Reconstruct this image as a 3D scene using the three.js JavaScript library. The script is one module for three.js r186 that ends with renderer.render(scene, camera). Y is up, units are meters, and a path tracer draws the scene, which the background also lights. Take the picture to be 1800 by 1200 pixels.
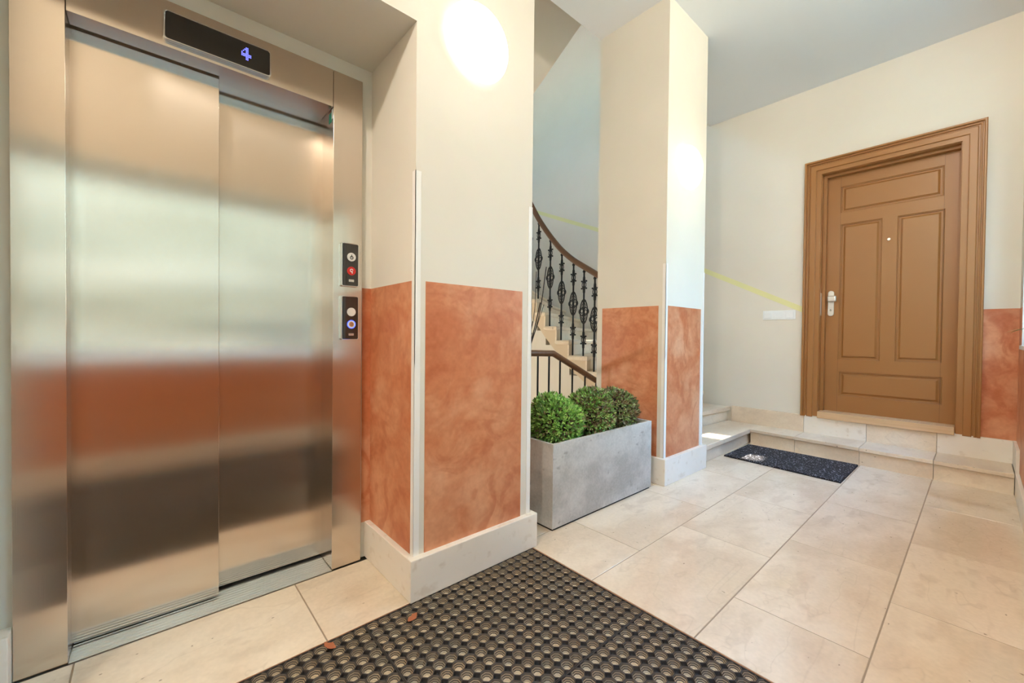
import * as THREE from 'three';
import { Sky } from 'three/addons/objects/Sky.js';
import { RoundedBoxGeometry } from 'three/addons/geometries/RoundedBoxGeometry.js';
import { mergeGeometries } from 'three/addons/utils/BufferGeometryUtils.js';

// ---------------------------------------------------------------- camera, sky, sun, exposure
const scene = new THREE.Scene();
const renderer = new THREE.WebGLRenderer({ antialias: true });
renderer.toneMapping = THREE.LinearToneMapping;
renderer.toneMappingExposure = 1.5;
renderer.shadowMap.enabled = true;

const EYE = 1.08, YAW = 0.72147, PITCH = -0.01357, ROLL = 0.01014, FOCAL = 724.03;
const fwd = new THREE.Vector3(Math.sin(YAW) * Math.cos(PITCH), Math.sin(PITCH), -Math.cos(YAW) * Math.cos(PITCH));
const rgt = new THREE.Vector3(Math.cos(YAW), 0, Math.sin(YAW));
const upv = new THREE.Vector3().crossVectors(rgt, fwd);
const camera = new THREE.PerspectiveCamera(2 * Math.atan(600 / FOCAL) * 180 / Math.PI, 1.5, 0.02, 200);
camera.position.set(0, EYE, 0);
camera.up.copy(upv.multiplyScalar(Math.cos(ROLL)).addScaledVector(rgt, -Math.sin(ROLL)));
camera.lookAt(camera.position.clone().add(fwd));
scene.add(camera);

const SUN_DIR = new THREE.Vector3(-0.15, 0.91, -1).normalize();      // towards the sun
const sky = new Sky();
sky.scale.setScalar(1000);
sky.material.uniforms.turbidity.value = 2;
sky.material.uniforms.rayleigh.value = 4;
sky.material.uniforms.mieCoefficient.value = 0.004;
sky.material.uniforms.mieDirectionalG.value = 0.8;
sky.material.uniforms.sunPosition.value.copy(SUN_DIR);
sky.name = 'sky';
scene.add(sky);
scene.backgroundIntensity = 2.8;

const sun = new THREE.DirectionalLight(0xfff2dc, 24);
sun.name = 'sun';
sun.position.copy(SUN_DIR).multiplyScalar(30).add(new THREE.Vector3(3, 0, -1));
sun.target.position.set(3, 0, -1);
sun.castShadow = true;
sun.shadow.mapSize.set(2048, 2048);
Object.assign(sun.shadow.camera, { left: -16, right: 16, top: 16, bottom: -16, near: 1, far: 70 });
scene.add(sun, sun.target);

const LAMP_COLOR = new THREE.Color(1.0, 0.93, 0.825), LAMP_POWER = 0.28, WINDOW_WALL_POWER = 3.4, LOBBY_POWER = 13, STAIR_POWER = 3.0, LAMP_GLOW = 1.35;

// ---------------------------------------------------------------- helpers
let seed = 12345;
const rnd = () => { seed = (seed + 0x6D2B79F5) | 0; let t = Math.imul(seed ^ (seed >>> 15), 1 | seed); t = (t + Math.imul(t ^ (t >>> 7), 61 | t)) ^ t; return ((t ^ (t >>> 14)) >>> 0) / 4294967296; };
const rr = (a, b) => a + (b - a) * rnd();

const used = {};
const numbered = (n) => { const k = used[n] = (used[n] ?? -1) + 1; return k ? `${n}_${String(k).padStart(3, '0')}` : n; };
function mesh(name, g, m, parent = scene) {
  const o = new THREE.Mesh(Array.isArray(g) ? merge(g) : g, m);
  o.name = parent === scene ? numbered(name) : name;
  o.castShadow = o.receiveShadow = true;
  parent.add(o);
  return o;
}
function tag(o, label, category, group, kind) {
  o.userData.label = label; o.userData.category = category;
  if (group) o.userData.group = group;
  if (kind) o.userData.kind = kind;
  return o;
}
function thing(name, label, category, [x, y, z] = [0, 0, 0], group, kind) {
  const o = new THREE.Group(); o.name = numbered(name); o.position.set(x, y, z); scene.add(o);
  return tag(o, label, category, group, kind);
}
const structure = (name, label, category) => thing(name, label, category, [0, 0, 0], undefined, 'structure');

// uv in metres, read off the position along the axis that a face points to
function metric(g, du = 0, dv = 0) {
  g = g.index ? g.toNonIndexed() : g;
  const p = g.attributes.position, uv = new Float32Array(p.count * 2), a = new THREE.Vector3(), b = new THREE.Vector3(), c = new THREE.Vector3();
  for (let i = 0; i < p.count; i += 3) {
    a.fromBufferAttribute(p, i); b.fromBufferAttribute(p, i + 1).sub(a); c.fromBufferAttribute(p, i + 2).sub(a);
    const n = b.cross(c), ax = Math.abs(n.x), ay = Math.abs(n.y), az = Math.abs(n.z);
    for (let k = 0; k < 3; k++) {
      const x = p.getX(i + k), y = p.getY(i + k), z = p.getZ(i + k);
      const [u, v] = ay >= ax && ay >= az ? [x, -z] : ax >= az ? [z, y] : [x, y];
      uv[(i + k) * 2] = u + du; uv[(i + k) * 2 + 1] = v + dv;
    }
  }
  g.setAttribute('uv', new THREE.BufferAttribute(uv, 2));
  return g;
}
function merge(list) {
  const all = list.map((g) => { const h = g.index ? g.toNonIndexed() : g; for (const k of Object.keys(h.attributes)) if (!['position', 'normal', 'uv', 'color'].includes(k)) h.deleteAttribute(k); return h; });
  return mergeGeometries(all);
}
function bx(x0, x1, y0, y1, z0, z1, r = 0, seg = 1) {
  const w = Math.abs(x1 - x0), h = Math.abs(y1 - y0), d = Math.abs(z1 - z0);
  const g = r ? new RoundedBoxGeometry(w, h, d, seg, Math.min(r, w / 2.01, h / 2.01, d / 2.01)) : new THREE.BoxGeometry(w, h, d);
  g.translate((x0 + x1) / 2, (y0 + y1) / 2, (z0 + z1) / 2);
  return metric(g);
}
// a slab with a chamfered top: 22 triangles
function slab(x0, x1, y0, y1, z0, z1, c = 0.0015, du = 0, dv = 0) {
  const v = [[x0 + c, y1, z0 + c], [x1 - c, y1, z0 + c], [x1 - c, y1, z1 - c], [x0 + c, y1, z1 - c], [x0, y1 - c, z0], [x1, y1 - c, z0], [x1, y1 - c, z1], [x0, y1 - c, z1], [x0, y0, z0], [x1, y0, z0], [x1, y0, z1], [x0, y0, z1]];
  const idx = [0, 3, 2, 0, 2, 1];
  for (let i = 0; i < 4; i++) { const j = (i + 1) % 4; for (const o of [0, 4]) idx.push(o + i, o + j, o + 4 + j, o + i, o + 4 + j, o + 4 + i); }
  idx.push(8, 9, 10, 8, 10, 11);
  const g = new THREE.BufferGeometry();
  g.setAttribute('position', new THREE.Float32BufferAttribute(v.flat(), 3));
  g.setIndex(idx);
  const h = g.toNonIndexed(); h.computeVertexNormals();
  return metric(h, du, dv);
}
// plan polygon [[x, z], ...] extruded upwards from y0 to y1
function plan(pts, y0, y1, bevel = 0, seg = 2) {
  const s = new THREE.Shape(pts.map(([x, z]) => new THREE.Vector2(x, -z)));
  const g = new THREE.ExtrudeGeometry(s, { depth: y1 - y0 - 2 * bevel, bevelEnabled: bevel > 0, bevelThickness: bevel, bevelSize: bevel, bevelOffset: -bevel, bevelSegments: seg });
  g.rotateX(-Math.PI / 2); g.translate(0, y0 + bevel, 0);
  return metric(g);
}
// shape in (x, y) with holes, extruded along +z from z0 to z1
function sheet(shape, z0, z1, bevel = 0, seg = 1, cs = 16) {
  const g = new THREE.ExtrudeGeometry(shape, { depth: z1 - z0 - 2 * bevel, bevelEnabled: bevel > 0, bevelThickness: bevel, bevelSize: bevel, bevelOffset: -bevel, bevelSegments: seg, curveSegments: cs });
  g.translate(0, 0, z0 + bevel);
  return metric(g);
}
const rect = (x0, x1, y0, y1, C = THREE.Shape) => { const s = new C(); s.moveTo(x0, y0); s.lineTo(x1, y0); s.lineTo(x1, y1); s.lineTo(x0, y1); s.closePath(); return s; };
const rrect = (x0, x1, y0, y1, r, C = THREE.Shape) => {
  const s = new C(); s.moveTo(x0 + r, y0); s.lineTo(x1 - r, y0); s.absarc(x1 - r, y0 + r, r, -Math.PI / 2, 0); s.lineTo(x1, y1 - r); s.absarc(x1 - r, y1 - r, r, 0, Math.PI / 2);
  s.lineTo(x0 + r, y1); s.absarc(x0 + r, y1 - r, r, Math.PI / 2, Math.PI); s.lineTo(x0, y0 + r); s.absarc(x0 + r, y0 + r, r, Math.PI, Math.PI * 1.5); return s;
};
// turns geometry built in (z, y, depth) so that the shape's x runs along world z and its depth towards -x (into the hall)
const facingHall = (g, x) => { g.rotateY(-Math.PI / 2); g.translate(x, 0, 0); return metric(g); };
const cyl = (r0, r1, a, b, n = 10) => {
  const A = new THREE.Vector3(...a), B = new THREE.Vector3(...b), d = B.clone().sub(A);
  const g = new THREE.CylinderGeometry(r1, r0, d.length(), n);
  g.applyQuaternion(new THREE.Quaternion().setFromUnitVectors(new THREE.Vector3(0, 1, 0), d.normalize()));
  g.translate((a[0] + b[0]) / 2, (a[1] + b[1]) / 2, (a[2] + b[2]) / 2);
  return g;
};
const tube = (pts, r, n = 40, m = 8) => new THREE.TubeGeometry(new THREE.CatmullRomCurve3(pts.map((p) => new THREE.Vector3(...p))), n, r, m);

// ---------------------------------------------------------------- procedural textures (periodic noise)
function lattice(n, s) { const a = new Float32Array(n * n); let t = s * 7919 + 13; for (let i = 0; i < a.length; i++) { t = (Math.imul(t, 1664525) + 1013904223) | 0; a[i] = (t >>> 8) / 16777216; } return a; }
const lats = {};
function vnoise(u, v, nx, ny, s) {
  const L = lats[s] ??= lattice(256, s);
  const x = (u - Math.floor(u)) * nx, y = (v - Math.floor(v)) * ny, xi = Math.floor(x), yi = Math.floor(y), fx = x - xi, fy = y - yi;
  const sx = fx * fx * (3 - 2 * fx), sy = fy * fy * (3 - 2 * fy), x0 = xi % nx, x1 = (xi + 1) % nx, y0 = yi % ny, y1 = (yi + 1) % ny;
  const at = (i, j) => L[((j * 37 + 11 * s) & 255) * 256 + ((i + j * 101) & 255)];
  return (at(x0, y0) * (1 - sx) + at(x1, y0) * sx) * (1 - sy) + (at(x0, y1) * (1 - sx) + at(x1, y1) * sx) * sy;
}
function fbm(u, v, nx, ny, oct, s) { let a = 0.5, t = 0, w = 0; for (let o = 0; o < oct; o++) { t += a * vnoise(u, v, nx, ny, s + o); w += a; a *= 0.55; nx *= 2; ny *= 2; } return t / w; }
function tex(n, fn, metres, srgb = true, ny = n) {
  const d = new Uint8Array(n * ny * 4);
  for (let j = 0; j < ny; j++) for (let i = 0; i < n; i++) {
    const c = fn((i + 0.5) / n, (j + 0.5) / ny), k = (j * n + i) * 4;
    const [r, g, b] = typeof c === 'number' ? [c, c, c] : c;
    d[k] = Math.max(0, Math.min(255, r)); d[k + 1] = Math.max(0, Math.min(255, g)); d[k + 2] = Math.max(0, Math.min(255, b)); d[k + 3] = 255;
  }
  const t = new THREE.DataTexture(d, n, ny, THREE.RGBAFormat);
  t.wrapS = t.wrapT = THREE.RepeatWrapping; t.magFilter = THREE.LinearFilter; t.minFilter = THREE.LinearMipmapLinearFilter; t.generateMipmaps = true;
  if (srgb) t.colorSpace = THREE.SRGBColorSpace;
  const [mu, mv] = Array.isArray(metres) ? metres : [metres, metres];
  t.repeat.set(1 / mu, 1 / mv);
  t.needsUpdate = true;
  return t;
}
const mixc = (a, b, t) => [a[0] + (b[0] - a[0]) * t, a[1] + (b[1] - a[1]) * t, a[2] + (b[2] - a[2]) * t];
const sst = (a, b, x) => { const t = Math.max(0, Math.min(1, (x - a) / (b - a))); return t * t * (3 - 2 * t); };

const plasterBump = tex(512, (u, v) => 255 * fbm(u, v, 24, 24, 4, 3), 1.2, false);
const plasterMap = tex(512, (u, v) => { const f = fbm(u, v, 5, 5, 4, 21); return mixc([222, 214, 199], [230, 223, 209], f); }, 2.3);
const dadoMap = tex(1024, (u, v) => {
  const wx = fbm(u, v, 4, 4, 3, 31) - 0.5, wy = fbm(u, v, 4, 4, 3, 37) - 0.5;
  const f = fbm(u + wx * 0.35, v + wy * 0.35, 6, 6, 5, 41), g = fbm(u + wy * 0.5, v - wx * 0.5, 14, 10, 4, 47), fine = fbm(u, v, 90, 90, 2, 53);
  let c = mixc([194, 114, 72], [216, 152, 112], sst(0.3, 0.72, f));
  c = mixc(c, [180, 96, 56], 0.5 * sst(0.5, 0.75, g));
  c = mixc(c, [222, 172, 138], 0.35 * sst(0.56, 0.8, fbm(u - wx * 0.4, v + wx * 0.4, 9, 9, 4, 61)));
  return c.map((x) => x + (fine - 0.5) * 14);
}, 1.5);
const dadoBump = tex(512, (u, v) => 255 * (0.7 * fbm(u, v, 8, 8, 5, 43) + 0.3 * fbm(u, v, 60, 60, 2, 44)), 1.5, false);
const stone = (s) => tex(1024, (u, v) => {
  const w = fbm(u, v, 3, 3, 3, s) - 0.5;
  const f = fbm(u + w * 0.2, v + w * 0.1, 4, 8, 5, s + 7), cloud = fbm(u, v, 12, 22, 3, s + 13), fine = fbm(u, v, 160, 160, 2, s + 19);
  let c = mixc([224, 204, 178], [238, 221, 197], sst(0.3, 0.7, f));
  c = mixc(c, [210, 189, 164], 0.4 * sst(0.6, 0.82, cloud));
  const vein = 1 - Math.abs(2 * fbm(u + w * 0.5, v, 5, 9, 4, s + 23) - 1);
  c = mixc(c, [200, 180, 156], 0.22 * sst(0.97, 1.0, vein));
  const speck = fbm(u, v, 60, 90, 2, s + 29);
  c = mixc(c, [120, 100, 82], 0.6 * sst(0.905, 0.95, speck));
  return c.map((x) => x + (fine - 0.5) * 9);
}, 1.7);
const stoneMaps = [stone(101), stone(151)];
const baseMap = tex(512, (u, v) => { const f = fbm(u, v, 4, 6, 5, 301), g = fbm(u, v, 26, 30, 3, 305); return mixc(mixc([236, 225, 208], [246, 238, 225], f), [216, 200, 178], 0.5 * sst(0.62, 0.85, g)); }, 1.1);
const stoneRough = tex(512, (u, v) => 255 * (0.75 + 0.5 * (fbm(u, v, 10, 10, 4, 71) - 0.5)), 1.3, false);
const steelBump = tex(1024, (u, v) => 255 * (0.6 * vnoise(u, v, 250, 3, 81) + 0.4 * vnoise(u + 0.37, v, 250, 6, 82)), [0.25, 1.5], false, 128);
const concreteMap = tex(512, (u, v) => { const f = fbm(u, v, 5, 6, 5, 91), g = fbm(u, v, 80, 80, 2, 95); let c = mixc([172, 166, 157], [196, 190, 181], sst(0.3, 0.7, f)); c = mixc(c, [138, 130, 121], 0.5 * sst(0.72, 0.9, fbm(u, v, 22, 22, 3, 97))); return c.map((x) => x + (g - 0.5) * 16); }, 0.8);
const speckMap = tex(512, (u, v) => { const f = vnoise(u, v, 80, 80, 111), g = vnoise(u, v, 120, 120, 113); const a = sst(0.66, 0.92, f); return mixc(mixc([17, 18, 24], [38, 39, 48], g), [186, 190, 204], 0.85 * a); }, 0.55);
const speckBump = tex(512, (u, v) => 255 * vnoise(u, v, 80, 80, 111), 0.55, false);
const woodMap = tex(512, (u, v) => { const f = fbm(u, v, 3, 40, 4, 121), g = fbm(u, v, 6, 160, 2, 125); return mixc(mixc([206, 168, 124], [226, 192, 150], f), [184, 142, 98], 0.35 * g); }, [1.1, 0.3]);
const railMap = tex(256, (u, v) => mixc([92, 62, 40], [124, 88, 58], fbm(u, v, 4, 24, 4, 131)), [0.8, 0.2]);
const leafGroundMap = tex(256, (u, v) => mixc([74, 84, 52], [112, 122, 84], fbm(u, v, 20, 20, 4, 141)), 3);
const soilMap = tex(256, (u, v) => mixc([38, 28, 20], [72, 56, 42], fbm(u, v, 30, 30, 3, 145)), 0.4);

const std = (o) => new THREE.MeshStandardMaterial(o), phy = (o) => new THREE.MeshPhysicalMaterial(o);
const M = {
  wall: std({ map: plasterMap, roughness: 0.85, bumpMap: plasterBump, bumpScale: 0.0006 }),
  ceiling: std({ color: 0xe9ebee, roughness: 0.9, bumpMap: plasterBump, bumpScale: 0.0004 }),
  dado: std({ map: dadoMap, roughness: 0.42, bumpMap: dadoBump, bumpScale: 0.0012 }),
  tileA: std({ map: stoneMaps[0], roughness: 0.1, roughnessMap: stoneRough }),
  tileB: std({ map: stoneMaps[1], roughness: 0.1, roughnessMap: stoneRough }),
  step: std({ map: stoneMaps[0], roughness: 0.35 }),
  stepSide: std({ map: stoneMaps[1], roughness: 0.4 }),
  base: std({ map: baseMap, roughness: 0.45 }),
  screed: std({ color: 0x9a8f80, roughness: 0.95 }),
  white: std({ color: 0xf1ede6, roughness: 0.5 }),
  steel: phy({ color: new THREE.Color(0.68, 0.60, 0.52), metalness: 1, roughness: 0.2, anisotropy: 0.96, bumpMap: steelBump, bumpScale: 0.00002 }),
  aluminium: phy({ color: new THREE.Color(0.72, 0.71, 0.69), metalness: 1, roughness: 0.38 }),
  chrome: std({ color: 0xd8d6d2, metalness: 1, roughness: 0.22 }),
  nickel: std({ color: 0xd9d7d2, metalness: 0.9, roughness: 0.32 }),
  blackGlass: phy({ color: 0x0b0a0b, roughness: 0.08, clearcoat: 1, clearcoatRoughness: 0.03 }),
  dark: std({ color: 0x14110f, roughness: 0.9 }),
  buttonWhite: std({ color: 0xe8e6e0, roughness: 0.35, metalness: 0.1 }),
  buttonRed: std({ color: 0xd0211c, roughness: 0.35 }),
  glyph: std({ color: 0x2a2826, roughness: 0.6 }),
  glyphWhite: std({ color: 0xf4f0ea, roughness: 0.5 }),
  blueRing: std({ color: 0x4a66ff, emissive: 0x4a66ff, emissiveIntensity: 1.4, roughness: 0.4 }),
  copper: std({ color: 0xb98462, roughness: 0.45, metalness: 0.3 }),
  digit: std({ color: 0x5f63ff, emissive: 0x6a70ff, emissiveIntensity: 1.6, roughness: 0.4 }),
  greenLabel: std({ color: 0x2f8f7c, roughness: 0.5 }),
  doorPaint: std({ color: 0xa06c38, roughness: 0.38 }),
  threshold: std({ map: woodMap, roughness: 0.45 }),
  concrete: std({ map: concreteMap, roughness: 0.75, bumpMap: concreteMap, bumpScale: 0.0008 }),
  soil: std({ map: soilMap, roughness: 1, bumpMap: soilMap, bumpScale: 0.01 }),
  rubber: std({ color: 0xffffff, vertexColors: true, roughness: 0.7 }),
  doormat: std({ map: speckMap, roughness: 0.85, bumpMap: speckBump, bumpScale: 0.004 }),
  iron: std({ color: 0x1f2123, roughness: 0.5, metalness: 0.4 }),
  rail: std({ map: railMap, roughness: 0.4 }),
  stripe: std({ color: 0xe2dea4, roughness: 0.7 }),
  string: std({ color: 0xd8c4a8, roughness: 0.8 }),
  leafy: std({ color: 0xffffff, vertexColors: true, roughness: 0.55, side: THREE.DoubleSide }),
  twig: std({ color: 0x2b2320, roughness: 0.8 }),
  deadLeaf: std({ color: 0xa4603c, roughness: 0.8, side: THREE.DoubleSide }),
  plasticWhite: std({ color: 0xeff0f0, roughness: 0.35 }),
  glass: phy({ color: 0xffffff, roughness: 0, transmission: 1, thickness: 0, ior: 1.5 }),
  lampGlass: std({ color: 0xffffff, roughness: 0.3, emissive: LAMP_COLOR.clone().lerp(new THREE.Color(1, 1, 1), 0.35), emissiveIntensity: LAMP_GLOW }),
  lawn: std({ map: leafGroundMap, roughness: 1 }),
  ceramic: std({ color: 0x3a2e28, roughness: 0.35 }),
  potWhite: std({ color: 0xe6e2da, roughness: 0.4 }),
};

// ---------------------------------------------------------------- the room: dimensions in metres (camera stands at x = 0, z = 0)
const ZW = -1.52;            // face of the elevator wall and both pillars
const ZR = 0.195;            // face of the window wall
const XD = 4.92;             // face of the apartment-door wall
const CEIL = 3.55, TOP = 6.8, DADO = 1.302;
const ZB = -2.13;            // back of the pillars, edge of the hall ceiling

// floor with its tiles
const floor = structure('floor', 'polished beige limestone tile floor with thin dark joints', 'floor');
mesh('screed', [bx(-2.6, 5.3, -0.3, -0.021, -2.3, 0.64), bx(3.2, 5.3, -0.3, -0.021, -5.8, -2.3), bx(-2.6, 1.05, -0.3, -0.021, -5.8, -2.3)], M.screed, floor);
mesh('grout', [bx(1.469, 4.72, -0.0205, -0.0014, -2.24, ZR), bx(-1.7, 0.82, -0.0205, -0.0014, -1.934, -1.501), bx(-2.6, -1.161, -0.0205, -0.0014, -1.5, ZR)], std({ color: 0xa08c76, roughness: 0.9 }), floor);
const JOINT = 0.0022;
function tileRow(z0, z1, xs) {
  for (let i = 0; i + 1 < xs.length; i++) mesh('tile', slab(xs[i] + JOINT, xs[i + 1] - JOINT, -0.02, 0, z0 + JOINT, z1 - JOINT, 0.0012, rr(0, 9), rr(0, 9)), rnd() < 0.5 ? M.tileA : M.tileB, floor);
}
tileRow(-2.24, -1.562, [1.47, 2.25, 3.01, 3.77, 4.53]);
tileRow(-1.562, -1.121, [1.47, 1.862, 2.643, 3.405, 4.165, 4.72]);
tileRow(-1.121, -0.663, [1.47, 2.297, 3.05, 3.81, 4.72]);
tileRow(-0.663, -0.228, [1.47, 1.831, 2.587, 3.372, 4.72]);
tileRow(-0.228, ZR, [1.47, 1.55, 2.292, 3.045, 3.80, 4.72]);
tileRow(-1.934, -1.5, [-1.7, -0.945, -0.187, 0.469, 0.80]);
tileRow(-1.5, ZR, [-2.6, -1.85, -1.16]);

// ceilings
mesh('ceiling', bx(-2.6, XD + 0.4, CEIL, CEIL + 0.25, ZB, 0.64), M.ceiling).userData = { kind: 'structure', label: 'plain white hall ceiling', category: 'ceiling' };
mesh('ceiling', bx(0.6, XD + 0.4, TOP, TOP + 0.2, -5.8, ZB), M.ceiling).userData = { kind: 'structure', label: 'high ceiling over the stairwell', category: 'ceiling' };

// elevator wall with the recess
const RX0 = -0.372, RX1 = 0.81, RTOP = 2.345, ZE = -1.965;
const wallE = structure('wall_elevator', 'cream plastered wall around the elevator recess', 'wall');
mesh('plaster', [bx(-2.6, RX0, 0, CEIL, -2.3, ZW), bx(RX0, RX1, RTOP, CEIL, -2.3, ZW), bx(0.756, RX1, 0, RTOP, -2.3, ZE), bx(RX0, -0.318, 0, RTOP, -2.3, ZE), bx(-0.318, 0.756, 2.27, RTOP, -2.3, ZE), bx(-2.6, 0.65, 0, 3.8, -2.7, -2.3), bx(0.65, 1.05, 0, TOP, -2.7, -2.3), bx(0.65, 1.05, CEIL, TOP, -2.3, ZB)], M.wall, wallE);
mesh('dado_panel', bx(0.766, RX1, 0.17, DADO, ZE, ZE + 0.0018), M.dado, wallE);
mesh('dado_panel', bx(-2.6, RX0 - 0.06, 0.17, DADO, ZW, ZW + 0.0018), M.dado, wallE);

// pillar beside the elevator
const pillar1 = structure('pillar', 'pillar beside the elevator with terracotta lower panel and round lamp', 'pillar');
mesh('plaster', bx(RX1, 1.465, 0, CEIL, -2.3, ZW), M.wall, pillar1);
mesh('dado_panel', bx(0.858, 1.402, 0.17, DADO, ZW, ZW + 0.0018), M.dado, pillar1);
mesh('dado_panel', bx(RX1 - 0.0018, RX1, 0.17, DADO, ZE + 0.002, ZW - 0.012), M.dado, pillar1);
mesh('dado_panel', bx(1.465, 1.4668, 0.17, DADO, -2.25, ZW - 0.055), M.dado, pillar1);
// pillar by the stairs
const PX0 = 2.825, PX1 = 3.452;
const pillar2 = structure('pillar', 'pillar between the planter and the stairs with terracotta lower panels', 'pillar');
mesh('plaster', bx(PX0, PX1, 0, CEIL, ZB, ZW), M.wall, pillar2);
mesh('dado_panel', bx(PX0 + 0.035, PX1 - 0.055, 0.19, DADO + 0.012, ZW, ZW + 0.0018), M.dado, pillar2);
mesh('dado_panel', bx(PX0 - 0.0018, PX0, 0.19, DADO + 0.012, ZB + 0.052, ZW - 0.055), M.dado, pillar2);

// baseboards of the pillars and of the recess
const baseOf = (n, label, boxes) => { const o = mesh(n, boxes.map((b) => bx(...b, 0.004, 1)), M.base); o.userData = { kind: 'structure', label, category: 'baseboard' }; return o; };
baseOf('baseboard_elevator', 'pale stone baseboard around the pillar beside the elevator', [[0.783, 1.497, 0, 0.172, -2.3, -1.49]]);
baseOf('baseboard_stairs', 'pale stone baseboard around the pillar by the stairs', [[PX0 - 0.03, PX1 + 0.03, 0, 0.194, ZB - 0.02, -1.49]]);
baseOf('baseboard_recess', 'short pale stone baseboard at the far side of the elevator recess', [[RX0, -0.3185, 0, 0.165, ZE - 0.1, -1.9], [-2.6, RX0 + 0.02, 0, 0.17, ZE, -1.49]]);

// white corner guards
function guard(n, x, z, sx, sz, y0, y1, label) {
  const w = 0.024, t = 0.0025;
  const o = mesh(n, [bx(x - sx * t, x + sx * w, y0, y1, z, z - sz * -t), bx(x, x - sx * t, y0, y1, z + sz * t, z - sz * w)], M.white);
  o.userData = { kind: 'structure', label, category: 'corner guard' };
}
guard('trim_1', RX1, ZW, 1, 1, 0.172, 1.747, 'white corner guard on the pillar edge beside the elevator recess');
guard('trim_2', 1.465, ZW, -1, 1, 0.172, 1.735, 'white corner guard on the pillar edge behind the concrete planter');
guard('trim_3', PX0, ZW, 1, 1, 0.194, 1.62, 'white corner guard on the stair pillar edge facing the planter');
guard('trim_4', PX1, ZW, -1, 1, 0.194, 1.62, 'white corner guard on the stair pillar edge facing the doormat');

// apartment-door wall
const DZ0 = -1.043, DZ1 = -0.122, DY0 = 0.315, DY1 = 2.68;
const wallD = structure('wall_door', 'white wall around the brown apartment door and up the stairwell', 'wall');
mesh('plaster', [bx(XD, XD + 0.4, -1.4, TOP, -5.8, -2.13), bx(XD, XD + 0.4, -0.3, CEIL, -2.13, DZ0), bx(XD, XD + 0.4, -0.3, CEIL, DZ1, 0.64), bx(XD, XD + 0.4, DY1, CEIL, DZ0, DZ1), bx(XD, XD + 0.4, -0.3, DY0, DZ0, DZ1)], M.wall, wallD);
mesh('dado_panel', bx(XD - 0.0018, XD, 0.32, DADO + 0.025, 0.005, ZR), M.dado, wallD);
{ // painted line that climbs along the stair wall
  const a = [[-1.181, 1.372], [-2.15, 1.866], [-3.728, 2.645], [-4.973, 3.17], [-5.4, 3.34]], w = 0.029;
  const s = new THREE.Shape([...a.map(([z, y]) => new THREE.Vector2(z, y - w)), ...a.slice().reverse().map(([z, y]) => new THREE.Vector2(z, y + w))]);
  const g = new THREE.ExtrudeGeometry(s, { depth: 0.0012, bevelEnabled: false }); g.rotateY(-Math.PI / 2); g.translate(XD, 0, 0);
  mesh('painted_line', g, M.stripe, wallD).userData.label = 'pale yellow painted line';
}
// stairwell walls: at the back (with a slit window), at the side (with a tall window), and above the hall ceiling
const SLX = 3.43, SLW = 0.12, SLY0 = 2.75, SLY1 = 3.96;
const wallB = structure('wall_back', 'back wall of the stairwell', 'wall');
{ const s = rect(0.6, XD, -1.4, TOP); s.holes.push(rect(SLX - SLW, SLX + SLW, SLY0, SLY1, THREE.Path)); mesh('plaster', sheet(s, -5.6, -5.4), M.wall, wallB); }
const wallS = structure('wall_side', 'side wall of the stairwell with a tall window', 'wall');
{ const s = rect(-5.4, -2.7, -1.4, TOP); s.holes.push(rect(-5.1, -4.0, 4.9, 6.0, THREE.Path)); const g = sheet(s, -1.05, -0.65); g.rotateY(-Math.PI / 2); mesh('plaster', metric(g), M.wall, wallS); }
mesh('wall_above', bx(0.6, XD, CEIL + 0.2, TOP, ZB, ZB + 0.25), M.wall).userData = { kind: 'structure', label: 'upper stairwell wall above the hall ceiling', category: 'wall' };
function windowFrame(n, label, bars, panes, put) {
  const w = structure(n, label, 'window');
  mesh('window_frame', put(merge(bars)), M.plasticWhite, w);
  for (const p of panes) mesh('pane', put(p), M.glass, w);
  return w;
}
const asSide = (g) => { g.rotateY(-Math.PI / 2); return metric(g); };
windowFrame('window_4', 'narrow slit window high in the stairwell', [sheet((() => { const s = rect(SLX - SLW, SLX + SLW, SLY0, SLY1); s.holes.push(rect(SLX - SLW + 0.02, SLX + SLW - 0.02, SLY0 + 0.02, SLY1 - 0.02, THREE.Path)); return s; })(), -5.56, -5.52)], [sheet(rect(SLX - SLW + 0.02, SLX + SLW - 0.02, SLY0 + 0.02, SLY1 - 0.02), -5.541, -5.54)], (g) => g);
windowFrame('window_3', 'tall stairwell window with white frame', [sheet((() => { const s = rect(-5.1, -4.0, 4.9, 6.0); for (const [a, b] of [[-5.04, -4.58], [-4.52, -4.06]]) for (const [c, d] of [[4.96, 5.42], [5.48, 5.94]]) s.holes.push(rect(a, b, c, d, THREE.Path)); return s; })(), -0.78, -0.72)], [sheet(rect(-5.04, -4.06, 4.96, 5.94), -0.751, -0.75)], asSide);

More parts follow.
